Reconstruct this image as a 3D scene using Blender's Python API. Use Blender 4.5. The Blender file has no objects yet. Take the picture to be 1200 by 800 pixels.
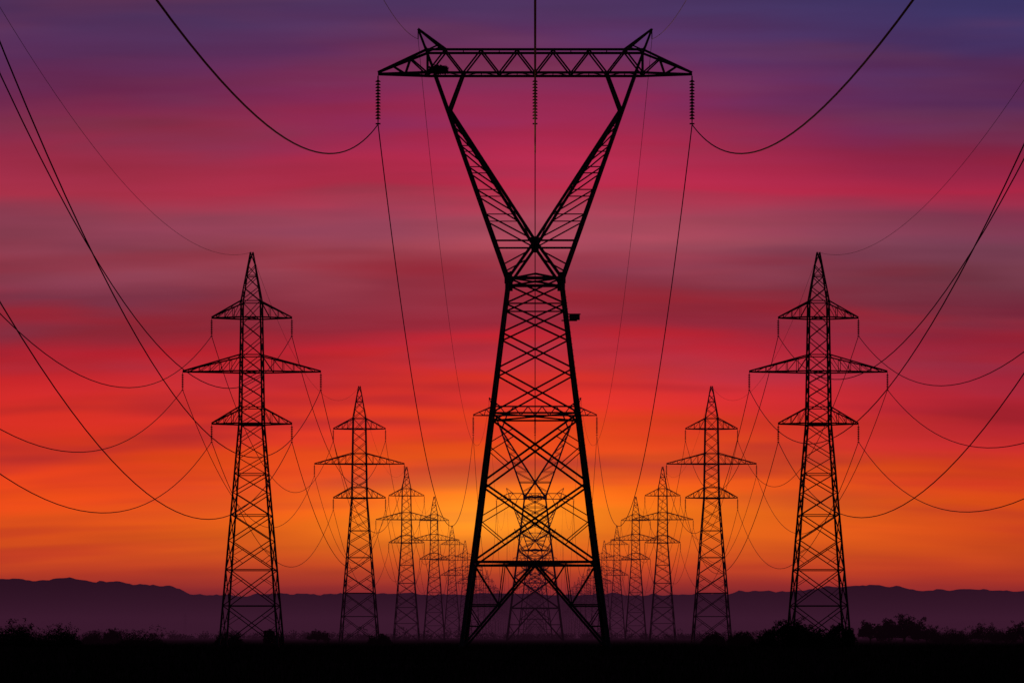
import bpy, math, random
from mathutils import Vector
random.seed(7)
sc = bpy.context.scene
F = 2833.0      # focal length in reference pixels (85 mm on 36 mm, 1200 px)
HZ = 746.0
CAMZ = 1.0

def lin(c):
    out = []
    for v in c:
        v = v/255.0
        out.append(v/12.92 if v <= 0.04045 else ((v+0.055)/1.055)**2.4)
    return (*out, 1.0)

# ------------------------------------------------------------ node helpers
class NT:
    def __init__(s, nt): s.nt = nt
    def n(s, t, **k):
        nd = s.nt.nodes.new(t)
        for a, b in k.items(): setattr(nd, a, b)
        return nd
    def l(s, a, b): s.nt.links.new(a, b)
    def put(s, sock, v):
        if isinstance(v, (int, float)): sock.default_value = v
        elif isinstance(v, tuple): sock.default_value = v
        else: s.l(v, sock)
    def m(s, op, a, b=0.0, c=0.0, clamp=False):
        nd = s.n('ShaderNodeMath', operation=op); nd.use_clamp = clamp
        s.put(nd.inputs[0], a); s.put(nd.inputs[1], b); s.put(nd.inputs[2], c)
        return nd.outputs[0]
    def mr(s, v, a, b, c=0.0, d=1.0, smooth=True):
        nd = s.n('ShaderNodeMapRange'); nd.interpolation_type = 'SMOOTHSTEP' if smooth else 'LINEAR'
        s.put(nd.inputs[0], v)
        for i, x in enumerate((a, b, c, d)): nd.inputs[i+1].default_value = x
        return nd.outputs[0]
    def mix(s, f, a, b, blend='MIX'):
        nd = s.n('ShaderNodeMix', data_type='RGBA', blend_type=blend)
        s.put(nd.inputs[0], f); s.put(nd.inputs[6], a); s.put(nd.inputs[7], b)
        return nd.outputs[2]
    def noise(s, vec, scale=1.0, detail=3.0, rough=0.5):
        nd = s.n('ShaderNodeTexNoise'); s.l(vec, nd.inputs['Vector'])
        nd.inputs['Scale'].default_value = scale; nd.inputs['Detail'].default_value = detail
        nd.inputs['Roughness'].default_value = rough
        return nd.outputs[0]
    def comb(s, x, y, z=0.0):
        nd = s.n('ShaderNodeCombineXYZ'); s.put(nd.inputs[0], x); s.put(nd.inputs[1], y); s.put(nd.inputs[2], z)
        return nd.outputs[0]

# ------------------------------------------------------------ sky (world)
w = bpy.data.worlds.new("World"); sc.world = w; w.use_nodes = True
w.cycles.sampling_method = 'MANUAL'; w.cycles.sample_map_resolution = 256
w.node_tree.nodes.clear()
N = NT(w.node_tree)
tc = N.n('ShaderNodeTexCoord'); sep = N.n('ShaderNodeSeparateXYZ'); N.l(tc.outputs['Generated'], sep.inputs[0])
X, Y, Z = sep.outputs
rad = N.m('SQRT', N.m('ADD', N.m('MULTIPLY', X, X), N.m('MULTIPLY', Y, Y)))
el = N.m('DIVIDE', Z, N.m('MAXIMUM', rad, 0.001))       # tan(elevation)
az = N.m('ARCTAN2', X, Y)
# cloud bands are seen nearly edge on: long and thin, slightly arched
elb = N.m('ADD', el, N.m('MULTIPLY', N.m('MULTIPLY', az, az), 0.12))
def nz(sa, se, off, det=3.0, ro=0.5): return N.noise(N.comb(N.m('MULTIPLY', az, sa), N.m('MULTIPLY', elb, se), off), 1.0, det, ro)
nbc = N.m('SUBTRACT', nz(4.0, 24.0, 3.3), 0.5)
nmc = N.m('SUBTRACT', nz(6.5, 58.0, 8.1, 2.0), 0.5)
nfc = N.m('SUBTRACT', nz(12.0, 160.0, 1.7, 2.0, 0.5), 0.5)
e = N.m('MULTIPLY', elb, F/HZ)
warp = N.m('ADD', N.m('ADD', N.m('MULTIPLY', nbc, 0.17), N.m('MULTIPLY', nmc, 0.11)), N.m('MULTIPLY', nfc, 0.025))
damp = N.mr(e, 0.02, 0.35, 0.3, 1.0)
ew = N.m('ADD', e, N.m('MULTIPLY', warp, damp))
ep = N.m('DIVIDE', ew, 1.3)
def ramp(stops):
    r = N.n('ShaderNodeValToRGB'); cr = r.color_ramp; cr.interpolation = 'LINEAR'
    st = sorted([(max(0.0, (HZ-y)/HZ/1.3), c) for y, c in stops])
    cr.elements[0].position = st[0][0]; cr.elements[0].color = lin(st[0][1])
    cr.elements[1].position = st[-1][0]; cr.elements[1].color = lin(st[-1][1])
    for p, c in st[1:-1]:
        el_ = cr.elements.new(p); el_.color = lin(c)
    N.l(ep, r.inputs[0]); return r.outputs[0]
L = ramp([(746,(105,26,50)),(705,(140,34,48)),(680,(180,46,42)),(655,(218,66,26)),(625,(240,84,14)),(590,(246,86,8)),(560,(244,72,16)),
          (520,(232,52,30)),(480,(222,42,38)),(440,(206,34,42)),(405,(186,28,46)),(375,(140,34,52)),(345,(122,42,60)),(300,(136,60,80)),(255,(140,60,82)),
          (210,(160,44,68)),(165,(150,40,70)),(110,(110,36,78)),(60,(86,42,86)),(0,(68,48,90)),(-200,(36,34,70))])
C = ramp([(746,(120,28,46)),(705,(165,40,44)),(680,(205,54,36)),(655,(240,80,20)),(625,(255,108,10)),(595,(255,112,12)),(560,(252,92,12)),
          (520,(244,66,26)),(480,(236,52,36)),(440,(220,40,42)),(405,(200,32,50)),(375,(154,36,58)),(345,(148,48,68)),(300,(172,74,90)),(255,(170,68,90)),
          (210,(188,42,76)),(165,(180,38,76)),(110,(132,38,84)),(60,(96,44,94)),(0,(78,50,96)),(-200,(40,34,76))])
R = ramp([(746,(105,26,52)),(705,(142,34,48)),(680,(186,46,40)),(655,(222,66,24)),(625,(242,84,10)),(590,(242,80,12)),(560,(230,62,24)),
          (520,(206,42,42)),(480,(190,34,50)),(440,(178,32,54)),(405,(156,28,54)),(375,(120,34,58)),(345,(112,50,68)),(300,(122,64,82)),(255,(126,50,78)),
          (210,(166,34,66)),(165,(130,32,68)),(110,(86,38,84)),(60,(66,46,96)),(0,(54,50,100)),(-200,(32,34,74))])
c1 = N.mix(N.mr(az, -0.19, 0.0), L, C)
c2 = N.mix(N.mr(az, 0.0, 0.20), c1, R)
# grey-mauve cloud veils in the upper sky
veil = N.m('MULTIPLY', N.mr(nz(5.0, 40.0, 21.0), 0.44, 0.74), N.mr(e, 0.30, 0.5))
c3 = N.mix(N.m('MULTIPLY', veil, 0.5), c2, lin((114, 56, 84)))
# darker crimson bars in the lower half
bars = N.m('MULTIPLY', N.mr(nz(6.0, 66.0, 5.0, 2.0), 0.45, 0.70), N.m('MULTIPLY', N.mr(e, 0.17, 0.27), N.mr(e, 0.66, 0.5)))
c4 = N.mix(N.m('MULTIPLY', bars, 0.7), c3, lin((165, 28, 46)))
lows = N.m('MULTIPLY', N.mr(nz(7.0, 110.0, 15.0, 2.0), 0.47, 0.72), N.m('MULTIPLY', N.mr(e, 0.06, 0.11), N.mr(e, 0.34, 0.24)))
c4 = N.mix(N.m('MULTIPLY', lows, 0.5), c4, lin((205, 48, 30)))
br = N.m('ADD', 1.0, N.m('ADD', N.m('MULTIPLY', nmc, 0.65), N.m('MULTIPLY', nfc, 0.25)))
brn = N.n('ShaderNodeVectorMath', operation='SCALE'); N.l(c4, brn.inputs[0]); N.l(br, brn.inputs['Scale'])
# afterglow where the sun has gone down
def gauss(a0, e0, sa, se):
    da = N.m('DIVIDE', N.m('SUBTRACT', az, a0), sa); de = N.m('DIVIDE', N.m('SUBTRACT', e, e0), se)
    return N.m('EXPONENT', N.m('MULTIPLY', N.m('ADD', N.m('MULTIPLY', da, da), N.m('MULTIPLY', de, de)), -1.0))
g1 = gauss(-0.024, 0.185, 0.04, 0.048)
g2 = gauss(-0.008, 0.19, 0.12, 0.075)
glow = N.mix(g1, (0, 0, 0, 1), (0.20, 0.17, 0.012, 1))
glow2 = N.mix(g2, (0, 0, 0, 1), (0.14, 0.075, 0.0, 1))
s1 = N.mix(1.0, N.mix(1.0, brn.outputs[0], glow, 'ADD'), glow2, 'ADD')
# the sky opposite the sunset is dim blue-grey dusk
back = N.mr(Y, 0.93, 0.3)
s2 = N.mix(back, s1, (0.010, 0.008, 0.017, 1))
below = N.mr(Z, -0.03, 0.0)
s3 = N.mix(below, (0.008, 0.005, 0.006, 1), s2)
sky = N.n('ShaderNodeTexSky'); sky.sky_type = 'NISHITA'; sky.sun_disc = False
sky.sun_elevation = math.radians(1.0); sky.sun_rotation = math.radians(-1.4)
skn = N.n('ShaderNodeVectorMath', operation='SCALE'); N.l(sky.outputs[0], skn.inputs[0]); skn.inputs['Scale'].default_value = 0.001
s4 = N.mix(1.0, s3, skn.outputs[0], 'ADD')
bg = N.n('ShaderNodeBackground'); N.l(s4, bg.inputs[0]); bg.inputs[1].default_value = 1.0
wo = N.n('ShaderNodeOutputWorld'); N.l(bg.outputs[0], wo.inputs[0])

# ------------------------------------------------------------ materials
def mat(name, c1, c2, scale=3.0, rough=0.7, metal=0.0, bump=0.0):
    m = bpy.data.materials.new(name); m.use_nodes = True
    T = NT(m.node_tree); b = m.node_tree.nodes['Principled BSDF']
    t = T.n('ShaderNodeTexCoord')
    nz = T.noise(t.outputs['Object'], scale, 3.0, 0.6)
    T.l(T.mix(T.mr(nz, 0.35, 0.65), (*c1, 1), (*c2, 1)), b.inputs['Base Color'])
    b.inputs['Roughness'].default_value = rough; b.inputs['Metallic'].default_value = metal
    b.inputs['Specular IOR Level'].default_value = 0.25
    if bump:
        bn = T.n('ShaderNodeBump'); bn.inputs['Strength'].default_value = bump
        T.l(nz, bn.inputs['Height']); T.l(bn.outputs[0], b.inputs['Normal'])
    return m
M_steel = mat("weathered_galvanised_steel", (0.10,0.095,0.09), (0.16,0.15,0.14), 1.5, 0.75, 0.2)
M_glass = mat("insulator_porcelain", (0.06,0.03,0.02), (0.09,0.05,0.03), 4, 0.5)
M_wire = mat("aluminium_conductor", (0.08,0.08,0.08), (0.12,0.12,0.12), 1, 0.7)
M_leaf = mat("foliage", (0.03,0.04,0.02), (0.05,0.06,0.03), 0.7, 0.95)
M_bark = mat("bark", (0.05,0.04,0.03), (0.09,0.07,0.05), 2, 0.95)
M_grass = mat("dry_grass", (0.03,0.035,0.018), (0.05,0.045,0.028), 0.2, 1.0)
M_ground = mat("soil_field", (0.03,0.025,0.02), (0.055,0.045,0.033), 0.08, 1.0, 0, 0.4)
M_hill = mat("hill_scrub", (0.05,0.045,0.035), (0.09,0.075,0.06), 0.004, 1.0)
M_sign = mat("sign_plate", (0.12,0.10,0.06), (0.16,0.14,0.08), 2, 0.6)
M_nest = mat("nest_twigs", (0.05,0.035,0.02), (0.08,0.06,0.04), 4, 0.95)
for m_ in (M_leaf, M_grass, M_ground, M_hill, M_nest): m_.node_tree.nodes['Principled BSDF'].inputs['Specular IOR Level'].default_value = 0.0

# ------------------------------------------------------------ mesh builder
class MB:
    def __init__(s): s.v=[]; s.f=[]; s.mi=[]
    def beam(s, p, q, w, mi=0, ref=(0,1,0), t=None):
        p=Vector(p); q=Vector(q); d=q-p
        if d.length < 1e-5: return
        d.normalize(); r=Vector(ref)
        if abs(d.dot(r))>0.95: r=Vector((1,0,0))
        a=d.cross(r).normalized(); b=d.cross(a)
        t = t or w*0.3
        h=w/2; pr=[(-h,-h),(h,-h),(h,-h+t),(-h+t,-h+t),(-h+t,h),(-h,h)]
        i=len(s.v)
        for P in (p,q):
            for x,y in pr: s.v.append(P+a*x+b*y)
        for k in range(6):
            s.f.append((i+k,i+(k+1)%6,i+6+(k+1)%6,i+6+k)); s.mi.append(mi)
        s.f.append(tuple(i+k for k in range(5,-1,-1))); s.f.append(tuple(i+6+k for k in range(6))); s.mi += [mi,mi]
    def tube(s, pts, r, sides=6, mi=0, radii=None):
        i0=len(s.v); n=len(pts); pts=[Vector(p) for p in pts]
        for k,p in enumerate(pts):
            d=(pts[min(k+1,n-1)]-pts[max(k-1,0)]).normalized()
            u=Vector((0,0,1)) if abs(d.z)<0.9 else Vector((1,0,0))
            a=d.cross(u).normalized(); b=a.cross(d)
            rr = radii[k] if radii else r
            for j in range(sides):
                th=2*math.pi*j/sides; s.v.append(p+a*math.cos(th)*rr+b*math.sin(th)*rr)
        for k in range(n-1):
            for j in range(sides):
                A=i0+k*sides+j; B=i0+k*sides+(j+1)%sides
                s.f.append((A,B,B+sides,A+sides)); s.mi.append(mi)
    def lathe(s, c, prof, sides=10, mi=1):
        s_pts=[(c[0],c[1],c[2]+z) for r,z in prof]; i0=len(s.v)
        for (r,z),p in zip(prof,s_pts):
            for j in range(sides):
                th=2*math.pi*j/sides; s.v.append(Vector((p[0]+r*math.cos(th),p[1]+r*math.sin(th),p[2])))
        for k in range(len(prof)-1):
            for j in range(sides):
                A=i0+k*sides+j; B=i0+k*sides+(j+1)%sides
                s.f.append((A,A+sides,B+sides,B)); s.mi.append(mi)
    def mesh(s, name, mats):
        me=bpy.data.meshes.new(name); me.from_pydata([tuple(x) for x in s.v],[],s.f)
        for m in mats: me.materials.append(m)
        me.polygons.foreach_set('material_index', s.mi); me.update(); return me
def obj(name, me, loc=(0,0,0), parent=None, scale=None, rot=None):
    o=bpy.data.objects.new(name, me); sc.collection.objects.link(o); o.location=loc
    if scale: o.scale=scale
    if rot: o.rotation_euler=rot
    if parent: o.parent=parent
    return o
def insulator(mb, x, y, ztop, length, r, n, mi=1):
    prof=[(r*0.25,0),(r*0.25,-length*0.08)]
    z0=length*0.08; st=(length*0.84)/n
    for k in range(n):
        a=-(z0+k*st)
        prof += [(r*0.25,a-st*0.1),(r,a-st*0.55),(r*0.95,a-st*0.7),(r*0.25,a-st*0.75)]
    prof += [(r*0.2,-length*0.92),(r*0.2,-length)]
    mb.lathe((x,y,ztop),prof,8,mi)
    mb.beam((x-r*0.9,y,ztop-length),(x+r*0.9,y,ztop-length),r*0.5)

# ------------------------------------------------------------ big delta (cat's head) pylon
S=60.0/723
D1=60.0*F/723                # 235 m
def big_pylon():
    mb=MB()
    K=0.74
    def b(p,q,w): mb.beam([c*S for c in p],[c*S for c in q],w*S*(K if w>2 else 0.62))
    hw=lambda v: 84-53*v/428
    lv=[0,98,190,270,322,364,398,428]
    for sx in (-1,1):
        for sy in (-1,1):
            for a,c in ((0,98),(98,270),(270,428)):
                b((sx*hw(a),sy*hw(a),a),(sx*hw(c),sy*hw(c),c),{0:6.6,98:6.2,270:5.6}[a])
            b((sx*hw(-6),sy*hw(-6),-10),(sx*hw(0),sy*hw(0),2),10)
    def face(fn):
        for i in range(len(lv)-1):
            a,c=lv[i],lv[i+1]
            wd=3.2 if i<3 else 2.6
            if i==0:
                b(fn(-1,0),fn(0,98),3.6); b(fn(1,0),fn(0,98),3.6)
                for s_ in (-1,1):
                    m=lambda t: ((1-t)*s_*hw(0)/hw(98*t), 98*t)
                    q=m(.5); b(fn(s_,49),fn(*q),2.2); b(fn(s_,98),fn(*q),2.2)
                    q2=m(.25); b(fn(s_,25),fn(*q2),1.6); b(fn(s_,49),fn(*q2),1.8)
                    q3=m(.75); b(fn(s_*.5,98),fn(*q3),1.8); b(fn(s_*.5,98),fn(*q),1.8)
                b(fn(-1,98),fn(1,98),4.2)
            else:
                b(fn(-1,a),fn(1,c),wd); b(fn(1,a),fn(-1,c),wd)
                t=hw(a)/(hw(a)+hw(c)); vc=a+(c-a)*t
                if i in (1,2):
                    for s_ in (-1,1):
                        va=a+(vc-a)*.5; ua=s_*hw(a)*.5/hw(va)
                        b(fn(s_,vc),fn(ua,va),1.8)
                        vb2=vc+(c-vc)*.5; ub=s_*hw(c)*.5/hw(vb2)
                        b(fn(s_,vc),fn(ub,vb2),1.8)
                if i==6: b(fn(-1,a),fn(1,a),2.2)
                if i==2: b(fn(-1,c),fn(1,c),2.8)
    for s_ in (-1,1):
        face(lambda u,v,s_=s_:(u*hw(v),s_*hw(v),v))
        face(lambda u,v,s_=s_:(s_*hw(v),u*hw(v),v))
    for v in (98,270,428):
        h=hw(v); b((-h,-h,v),(h,h,v),2.4); b((h,-h,v),(-h,h,v),2.4)
    for s_ in (-1,1):
        b((-31,s_*31,428),(31,s_*31,428),5.0)
        b((s_*31,-31,428),(s_*31,31,428),3.6)
        b((-26,s_*30,428),(0,s_*30,433),3.0); b((26,s_*30,428),(0,s_*30,433),3.0)
        for sx in (-1,1): mb.beam([sx*31*S,s_*31*S,422*S],[sx*31*S,s_*31*S,435*S],9*S,t=3*S)
    dp=lambda v: 31-22*(v-428)/242
    ox=lambda v: 31+86*(v-428)/242
    ix=lambda v: 100*(v-472)/156
    for sx in (-1,1):
        for sy in (-1,1):
            b((sx*31,sy*31,428),(sx*117,sy*9,670),5.2)
            b((sx*-31,sy*31,428),(0,sy*dp(472),472),4.6)
            b((0,sy*dp(472),472),(sx*100,sy*dp(628),628),4.6)
            b((sx*100,sy*dp(628),628),(sx*84,sy*9,671),4.2)
            P=lambda k,v: (sx*(ox(v) if k else max(0,ix(v))),sy*dp(v),v)
            vs=[472,503,532,559,584,607]
            for i in range(len(vs)-1):
                a,c=vs[i],vs[i+1]
                b(P(0,a),P(1,c),2.1)
                b(P(1,c),P(0,c),1.8)
            b(P(1,472),(0,sy*dp(472),472),2.8)
            b((sx*ox(444),sy*dp(444),444),(sx*31*(1-31/44.0),sy*dp(459),459),2.1)
        vs=[428,472,503,532,559,584,607,628,650,670]
        for i in range(len(vs)-1):
            a,c=vs[i],vs[i+1]; s_=1 if i%2 else -1
            b((sx*ox(a),s_*dp(a),a),(sx*ox(c),-s_*dp(c),c),1.5)
            if 472<=a and c<=628: b((sx*ix(a),s_*dp(a),a),(sx*ix(c),-s_*dp(c),c),1.5)
    b((0,-dp(472),472),(0,dp(472),472),3.5)
    for s_ in (-1,1): mb.beam([0,s_*dp(472)*S,467*S],[0,s_*dp(472)*S,477*S],9*S,t=3*S)
    for sy in (-1,1):
        y=9*sy
        b((-126,y,671),(126,y,671),4.0); b((-126,y,698),(126,y,698),3.8)
        for sx in (-1,1):
            b((sx*126,y,671),(sx*184,0,671),3.8); b((sx*126,y,698),(sx*184,0,673),3.6)
            b((sx*126,y,671),(sx*146,y*.65,689),2.3); b((sx*146,y*.65,689),(sx*152,y*.5,671),2.1)
            b((sx*152,y*.5,671),(sx*166,y*.3,680),2.1)
            b((sx*126,y,671),(sx*126,y,698),2.8)
            b((sx*117,y,671),(sx*137,0,724),3.4); b((sx*104,y,698),(sx*137,0,724),3.2)
            b((sx*112,y*.8,704),(sx*127,y*.5,698),2.1); b((sx*126,y,698),(sx*131,y*.3,707),2.1)
        n=12
        for i in range(n):
            a=-126+252*i/n; c=-126+252*(i+1)/n
            if i%2==0: b((a,y,671),(c,y,698),2.6)
            else: b((a,y,698),(c,y,671),2.6)
    n=12
    for i in range(n+1):
        a=-126+252*i/n
        for v in (671,698): b((a,-9,v),(a,9,v),1.6)
        if i<n:
            c=-126+252*(i+1)/n; b((a,-9 if i%2 else 9,671),(c,9 if i%2 else -9,671),1.6)
    for x in (-184,0,184): insulator(mb,x*S,0,669*S,56*S,3.2*S,13)
    for x in (-137,137): b((x,0,724),(x,0,712),1.8)
    for k in range(60):
        v=12+k*6.9; h=hw(v); b((h,-h,v),(h+3,-h,v),0.7)
    return mb.mesh("delta_pylon_lattice",[M_steel,M_glass])
big=big_pylon()

# ------------------------------------------------------------ three-arm suspension pylon
T=40.0/462
D2=40.0*F/462                # 245 m
DX=332*D2/F
def small_pylon():
    mb=MB()
    K=0.72
    def b(p,q,w): mb.beam([c*T for c in p],[c*T for c in q],w*T*K)
    def hw(v):
        if v<260: return 34-20.5*v/260
        if v<405: return 13.5-2.3*(v-260)/145
        return 11.2-9.7*(v-405)/57
    lv=[0,48,90,124,154,180,202,222,241,260,276,292,308,322,341,361,380,404,420,434,446,462]
    for sx in (-1,1):
        for sy in (-1,1):
            for a,c,wd in ((0,142,3.1),(142,260,2.8),(260,405,2.5),(405,462,2.0)):
                b((sx*hw(a),sy*hw(a),a),(sx*hw(c),sy*hw(c),c),wd)
            b((sx*hw(0),sy*hw(0),-8),(sx*hw(0),sy*hw(0),2),5)
    for s_ in (-1,1):
        for k in (0,1):
            fn=(lambda u,v:(u*hw(v),s_*hw(v),v)) if k==0 else (lambda u,v:(s_*hw(v),u*hw(v),v))
            for i in range(len(lv)-1):
                a,c=lv[i],lv[i+1]; wd=1.5 if a<200 else 1.15
                b(fn(-1,a),fn(1,c),wd); b(fn(1,a),fn(-1,c),wd)
                if i in (1,2,4,6,9,13,17,19) : b(fn(-1,a),fn(1,a),1.4)
                if i<3:
                    t=hw(a)/(hw(a)+hw(c)); vc=a+(c-a)*t
                    for q in (-1,1):
                        b(fn(q,vc),fn(q*.5*hw(a)/hw(vc),a+(vc-a)*.5),.8)
                        b(fn(q,vc),fn(q*.5*hw(c)/hw(vc),vc+(c-vc)*.5),.8)
    for v,tip in ((261,47),(322,81),(385,47)):
        for sx in (-1,1):
            for sy in (-1,1):
                h=hw(v); g=hw(v+19)
                b((sx*h,sy*h,v),(sx*tip,0,v),2.2); b((sx*g,sy*g,v+19),(sx*tip,0,v+1),2.1)
                n=3 if tip<60 else 5
                pr=None
                for i in range(1,n+1):
                    t=i/(n+0.6)
                    lo=(sx*(h+(tip-h)*t),sy*h*(1-t),v); up=(sx*(g+(tip-g)*t),sy*g*(1-t),v+19*(1-t)+t)
                    b(lo,up,.9)
                    if pr: b(pr,lo,.9)
                    else: b((sx*g,sy*g,v+19),lo,.9)
                    pr=up
                    if sy==1: b(lo,(lo[0],-lo[1],lo[2]),.8)
            insulator(mb,sx*tip*T,0,(v-1)*T,20*T,1.5*T,8)
        b((-hw(v),-hw(v),v),(hw(v),hw(v),v),1.2); b((hw(v),-hw(v),v),(-hw(v),hw(v),v),1.2)
        for sy in (-1,1): b((-hw(v),sy*hw(v),v),(hw(v),sy*hw(v),v),2.0); b((-hw(v+19),sy*hw(v+19),v+19),(hw(v+19),sy*hw(v+19),v+19),1.5)
    return mb.mesh("three_arm_pylon_lattice",[M_steel,M_glass])
small=small_pylon()

# ------------------------------------------------------------ place rows
SPB=1.54*D1; SPB0=328.0
ctr=[D1-SPB0]+[D1+SPB*k for k in range(0,10)]
bigs=[]
for y in ctr[1:]+ctr[:1]:
    bigs.append(obj("electricity_pylon",big,(0,y,0)))
SPS=0.612*D2
hs={-2:1,-1:1,0:1,1:1.05,2:0.985,3:1.035,4:1.0,5:1.02}
rows=[]
for side in (-1,1):
    row=[]
    for k in range(-2,19):
        s=hs.get(k,1.0+random.uniform(-.03,.03))
        xx=side*DX+(random.uniform(-.3,.3) if k>0 else 0)
        obj("electricity_pylon",small,(xx,D2+SPS*k,0),scale=(s,s,s))
        row.append((xx,D2+SPS*k,s))
    rows.append(row)
for px,h,sc_ in ((217,30,1),(147,22,1),(1152,26,1),(70,17,1)):
    d=40*F/h; obj("electricity_pylon",small,((px-627)*d/F,d,-0.5),rot=(0,0,random.uniform(-.6,.6)))

# ------------------------------------------------------------ conductors
def span(mb,p,q,c,r,n=48):
    pts=[]; Ln=abs(q[1]-p[1])
    for i in range(n+1):
        t=i/n; s=t*Ln
        pts.append((p[0]+(q[0]-p[0])*t,p[1]+(q[1]-p[1])*t,p[2]+(q[2]-p[2])*t-c*s*(Ln-s)))
    mb.tube(pts,r,5)
mb=MB()
for i in range(len(ctr)-1):
    a,b_=ctr[i],ctr[i+1]
    n=64 if i<2 else 28
    for x in (-184,0,184): span(mb,(x*S,a,612*S),(x*S,b_,612*S),0.00092,0.055,n)
    for x in (-137,137): span(mb,(x*S,a,712*S),(x*S,b_,712*S),0.00070,0.022,n)
obj("power_line",mb.mesh("conductors",[M_wire]))
for row in rows:
    mb=MB()
    for i in range(len(row)-1):
        a,b_=row[i],row[i+1]
        if i>14: continue
        for v,tip in ((261,47),(322,81),(385,47)):
            for sx in (-1,1):
                cc=0.0020+random.uniform(-.00012,.00012)
                span(mb,(a[0]+sx*tip*T*a[2],a[1],(v-21)*T*a[2]),(b_[0]+sx*tip*T*b_[2],b_[1],(v-21)*T*b_[2]),cc,0.034,36 if i<5 else 20)
        span(mb,(a[0],a[1],462*T*a[2]),(b_[0],b_[1],462*T*b_[2]),0.0013,0.014,36 if i<5 else 20)
    obj("power_line",mb.mesh("conductors",[M_wire]))

# sign on the big pylon's leg and a bird nest in the cross arm
mb=MB()
x0=(672-627)*S; z0=(750-369)*S
def box(mb,x1,x2,y1,y2,z1,z2,mi=0):
    i=len(mb.v)
    for x in (x1,x2):
        for y in (y1,y2):
            for z in (z1,z2): mb.v.append(Vector((x,y,z)))
    for f in ((0,1,3,2),(4,6,7,5),(0,4,5,1),(2,3,7,6),(0,2,6,4),(1,5,7,3)): mb.f.append(tuple(i+k for k in f)); mb.mi.append(mi)
box(mb,x0-.45,x0+.55,-3.7,-3.25,z0-.25,z0+.25); box(mb,x0-.6,x0+.62,-3.72,-3.2,z0+.26,z0+.31)
mb.beam((x0-1.2,-3.2,z0-.28),(x0+.3,-3.2,z0-.28),.12); mb.beam((x0-.9,-3.2,z0+.1),(x0-.2,-3.2,z0+.1),.1)
obj("junction_box",mb.mesh("box_on_bracket",[M_sign]),parent=bigs[0])
mb=MB(); rn=random.Random(3)
for k in range(520):
    th=rn.uniform(0,6.28); rr=0.8*math.sqrt(rn.random())
    c=Vector((rr*math.cos(th)*1.1,rr*math.sin(th)*.8,rn.uniform(-.3,.38)*(1.15-rr*.6)))
    d=Vector((-math.sin(th)+rn.uniform(-.6,.6),math.cos(th)+rn.uniform(-.6,.6),rn.uniform(-.45,.45))).normalized()*rn.uniform(.2,.45)
    mb.beam(c-d,c+d,.05)
obj("bird_nest",mb.mesh("twigs",[M_nest]),((514-627)*S,D1-.6,(750-76)*S))

# ------------------------------------------------------------ ground, hills
mb=MB()
xs=[-16000,-4000,-1200,-400,-120,0,120,400,1200,4000,16000]; ys=[-3000,-600,-100,20,60,120,250,600,1500,4000,12000]
for y in ys:
    for x in xs: mb.v.append(Vector((x,y,0)))
nx=len(xs)
for j in range(len(ys)-1):
    for i in range(nx-1): mb.f.append((j*nx+i,j*nx+i+1,(j+1)*nx+i+1,(j+1)*nx+i)); mb.mi.append(0)
obj("ground",mb.mesh("ground",[M_ground]))

from mathutils import noise as mn
DH=6500.0
prof=[(-3000,700),(-900,690),(-300,684),(0,677),(40,679),(75,676),(100,682),(130,683),(160,685),(203,687),(218,695),(300,697),(420,695),(500,697),(627,696),(740,697),(850,695),(900,691),(960,690),(1000,688),(1045,686),(1078,692),(1120,690),(1200,693),(1500,688),(2200,697),(4500,704)]
def hy(px):
    for (a,b),(c,d) in zip(prof,prof[1:]):
        if a<=px<=c: return b+(d-b)*(px-a)/(c-a)
    return 700
mb=MB(); step=9.0; cols=int(11000/step); rws=[(-1300,0.0),(-950,.16),(-650,.34),(-380,.55),(-150,.82),(0,1.0),(300,.75),(900,.0)]
for j,(dy,f) in enumerate(rws):
    for i in range(cols+1):
        x=-5500+i*step; px=627+x*F/DH
        h=(HZ-hy(px))*DH/F+CAMZ
        nz_=mn.fractal(Vector((x*0.004,dy*0.003,2.0)),1.0,2.0,5)*8+mn.noise(Vector((x*.03,dy*.02,7)))*5.0*f+abs(mn.noise(Vector((x*.085,dy*.02,9))))*6*f
        gul=mn.noise(Vector((x*.006,dy*.0012,5)))*28*math.sin(math.pi*min(1,f)) 
        mb.v.append(Vector((x,DH+dy,-3+(h+3)*f+(nz_+gul)*min(1,f*1.2) if f>0 else -3)))
n1=cols+1
for j in range(len(rws)-1):
    for i in range(cols): mb.f.append((j*n1+i,j*n1+i+1,(j+1)*n1+i+1,(j+1)*n1+i)); mb.mi.append(0)
obj("hills",mb.mesh("hills",[M_hill]))

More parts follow.
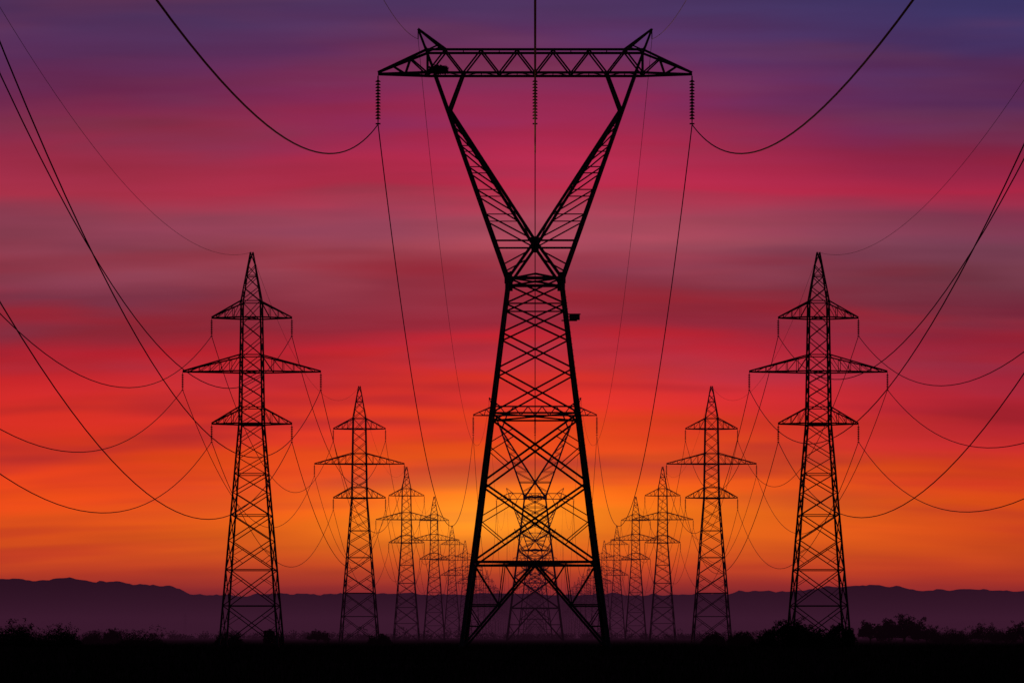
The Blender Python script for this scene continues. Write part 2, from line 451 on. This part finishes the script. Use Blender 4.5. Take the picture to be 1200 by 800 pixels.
# ------------------------------------------------------------ vegetation
def leaves(mb,c,rx,ry,rz,n,size,rn,mi=0):
    for k in range(n):
        while True:
            p=Vector((rn.uniform(-1,1),rn.uniform(-1,1),rn.uniform(-1,1)))
            if p.length<1 and rn.random()<0.25+p.length: break
        P=Vector(c)+Vector((p.x*rx,p.y*ry,p.z*rz))
        a=Vector((rn.gauss(0,1),rn.gauss(0,1),rn.gauss(0,1))).normalized(); b=a.orthogonal().normalized()
        s=size*rn.uniform(.5,1.4); i=len(mb.v)
        mb.v += [P-a*s,P+b*s*.45,P+a*s,P-b*s*.45]; mb.f.append((i,i+1,i+2,i+3)); mb.mi.append(mi)
def bush(name,px,d,w,h,seed,tree=False,leaf=None):
    rn=random.Random(seed); mb=MB(); leaf=leaf or max(.10,h*.05)
    nl=rn.randint(8,12)
    for k in range(nl):
        x=rn.uniform(-.42,.42)*w; y=rn.uniform(-.4,.4)*w*.7
        edge=1-(abs(x)/(w*.5))**2*.65
        top=h*edge*rn.uniform(.68,1.0); base=h*.25 if tree else 0
        r=rn.uniform(.14,.22)*w
        z=top-r*.6
        st=Vector((rn.uniform(-.06,.06)*w*(0.4 if tree else 3),0,0))
        mid=Vector((x*.5,y*.5,base+ (z-base)*.45)); tr=.035*h
        mb.tube([st,st*.5+Vector((0,0,base*.8)),mid,Vector((x,y,z)),Vector((x+rn.uniform(-.1,.1)*w,y,top+r*.25))],0,5,1,[tr,tr*.8,tr*.5,tr*.25,tr*.05])
        leaves(mb,(x,y,z),r,r,r*.75,190,leaf,rn)
        leaves(mb,(x*1.05,y,(z+base)*.55),r*1.25,r*1.1,(z-base)*.45+.1,170 if not tree else 130,leaf,rn)
        for t in range(4):
            e1=Vector((x+rn.uniform(-1,1)*r,y,top+rn.uniform(0,.6)*r)); mb.tube([(x,y,z),e1],0,4,1,[tr*.2,tr*.05])
            leaves(mb,e1,r*.3,r*.3,r*.25,12,leaf*.9,rn)
    obj(name,mb.mesh(name,[M_leaf,M_bark]),((px-627)*d/F,d,-.02))
for i,(nm,px,d,wp,hp) in enumerate([
    ("shrub",926,225,56,19),("shrub",985,232,36,14),("shrub",900,240,36,8),("shrub",953,215,40,10),
    ("tree",1060,420,60,23),("tree",1020,430,32,18),("tree",1042,450,30,19),("tree",1086,410,34,12),("shrub",1110,390,44,8),("shrub",1128,380,40,7),("tree",1152,420,38,13),("tree",1180,400,36,9),("tree",1200,380,44,17),
    ("shrub",24,250,70,13),("shrub",70,255,54,10),("shrub",-12,245,50,12),("shrub",132,420,22,8),("shrub",108,400,30,5),("shrub",318,300,22,9),("tree",372,430,26,9),("shrub",272,290,36,4),("shrub",165,300,50,4),
    ("shrub",836,320,26,4),("shrub",868,300,30,6),("shrub",445,330,24,3)]):
    h=hp*d/F+CAMZ; bush(nm,px,d,wp*d/F,h,40+i,nm=="tree")
mb=MB(); rn=random.Random(5)
for k in range(620):
    d=rn.uniform(900,1500); px=rn.uniform(-250,1450); x=(px-627)*d/F
    hh=(1.2+2.6*max(0,mn.noise(Vector((px*.012,d*.004,1)))+.25)+rn.uniform(0,1.4))
    if rn.random()<.05: hh+=2.2
    leaves(mb,(x,d,hh*.5),rn.uniform(1.5,5),3,hh*.55,70,.42,rn)
obj("distant_treeline",mb.mesh("distant_treeline",[M_leaf]))
mb=MB(); rn=random.Random(11)
for k in range(42000):
    d=32+ (rn.random()**1.6)*330; x=rn.uniform(-.27,.25)*d*1.15
    cl=mn.noise(Vector((x*.12,d*.05,3)))
    h=rn.uniform(.10,.28)*(1+1.1*max(0,cl)); 
    if rn.random()<.01: h*=1.9
    wd=.012+.00012*d; ang=rn.uniform(0,3.14); dx=math.cos(ang)*wd; dy=math.sin(ang)*wd
    lx=rn.gauss(0,.3)*h; ly=rn.gauss(0,.3)*h; i=len(mb.v)
    mb.v += [Vector((x-dx,d-dy,-.01)),Vector((x+dx,d+dy,-.01)),Vector((x+dx*.7+lx*.35,d+dy*.7+ly*.35,h*.6)),Vector((x-dx*.7+lx*.35,d-dy*.7+ly*.35,h*.6)),Vector((x+lx,d+ly,h))]
    mb.f += [(i,i+1,i+2,i+3),(i+3,i+2,i+4)]; mb.mi += [0,0]
obj("grass",mb.mesh("grass",[M_grass]))

# ------------------------------------------------------------ evening haze (absorbing, faintly glowing air layer)
def haze(name,x1,x2,y1,y2,h,sig,col):
    mb=MB(); box(mb,x1,x2,y1,y2,-20,h)
    m=bpy.data.materials.new(name); m.use_nodes=True; nt=m.node_tree; nt.nodes.clear(); T_=NT(nt)
    ab=T_.n('ShaderNodeVolumeAbsorption'); ab.inputs['Color'].default_value=(0,0,0,1); ab.inputs['Density'].default_value=sig
    em=T_.n('ShaderNodeEmission'); em.inputs[0].default_value=lin(col); em.inputs[1].default_value=sig
    ad=T_.n('ShaderNodeAddShader'); T_.l(ab.outputs[0],ad.inputs[0]); T_.l(em.outputs[0],ad.inputs[1])
    o=T_.n('ShaderNodeOutputMaterial'); T_.l(ad.outputs[0],o.inputs['Volume'])
    obj(name,mb.mesh(name,[m]))
haze("haze_layer",-9000,9000,260,9000,48,0.00036,(62,27,48))

# ------------------------------------------------------------ sun (almost gone), camera
sl=bpy.data.lights.new("sun",'SUN'); sl.energy=0.2; sl.angle=math.radians(0.5); sl.color=(1.0,.42,.15)
so=bpy.data.objects.new("sun",sl); sc.collection.objects.link(so)
so.rotation_euler=Vector((math.sin(math.radians(1.4)),-math.cos(math.radians(1.4)),-math.tan(math.radians(1.0)))).to_track_quat('-Z','Y').to_euler()
cd=bpy.data.cameras.new("camera"); cam=bpy.data.objects.new("camera",cd); sc.collection.objects.link(cam)
cam.location=(0,0,CAMZ); cam.rotation_euler=(math.radians(90),0,0)
cd.sensor_width=36; cd.lens=36*F/1200; cd.shift_x=-27/1200; cd.shift_y=(HZ-400)/1200
cd.clip_end=40000; cd.clip_start=.1
sc.camera=cam
sc.view_settings.view_transform='Standard'; sc.view_settings.look='None'; sc.view_settings.exposure=0
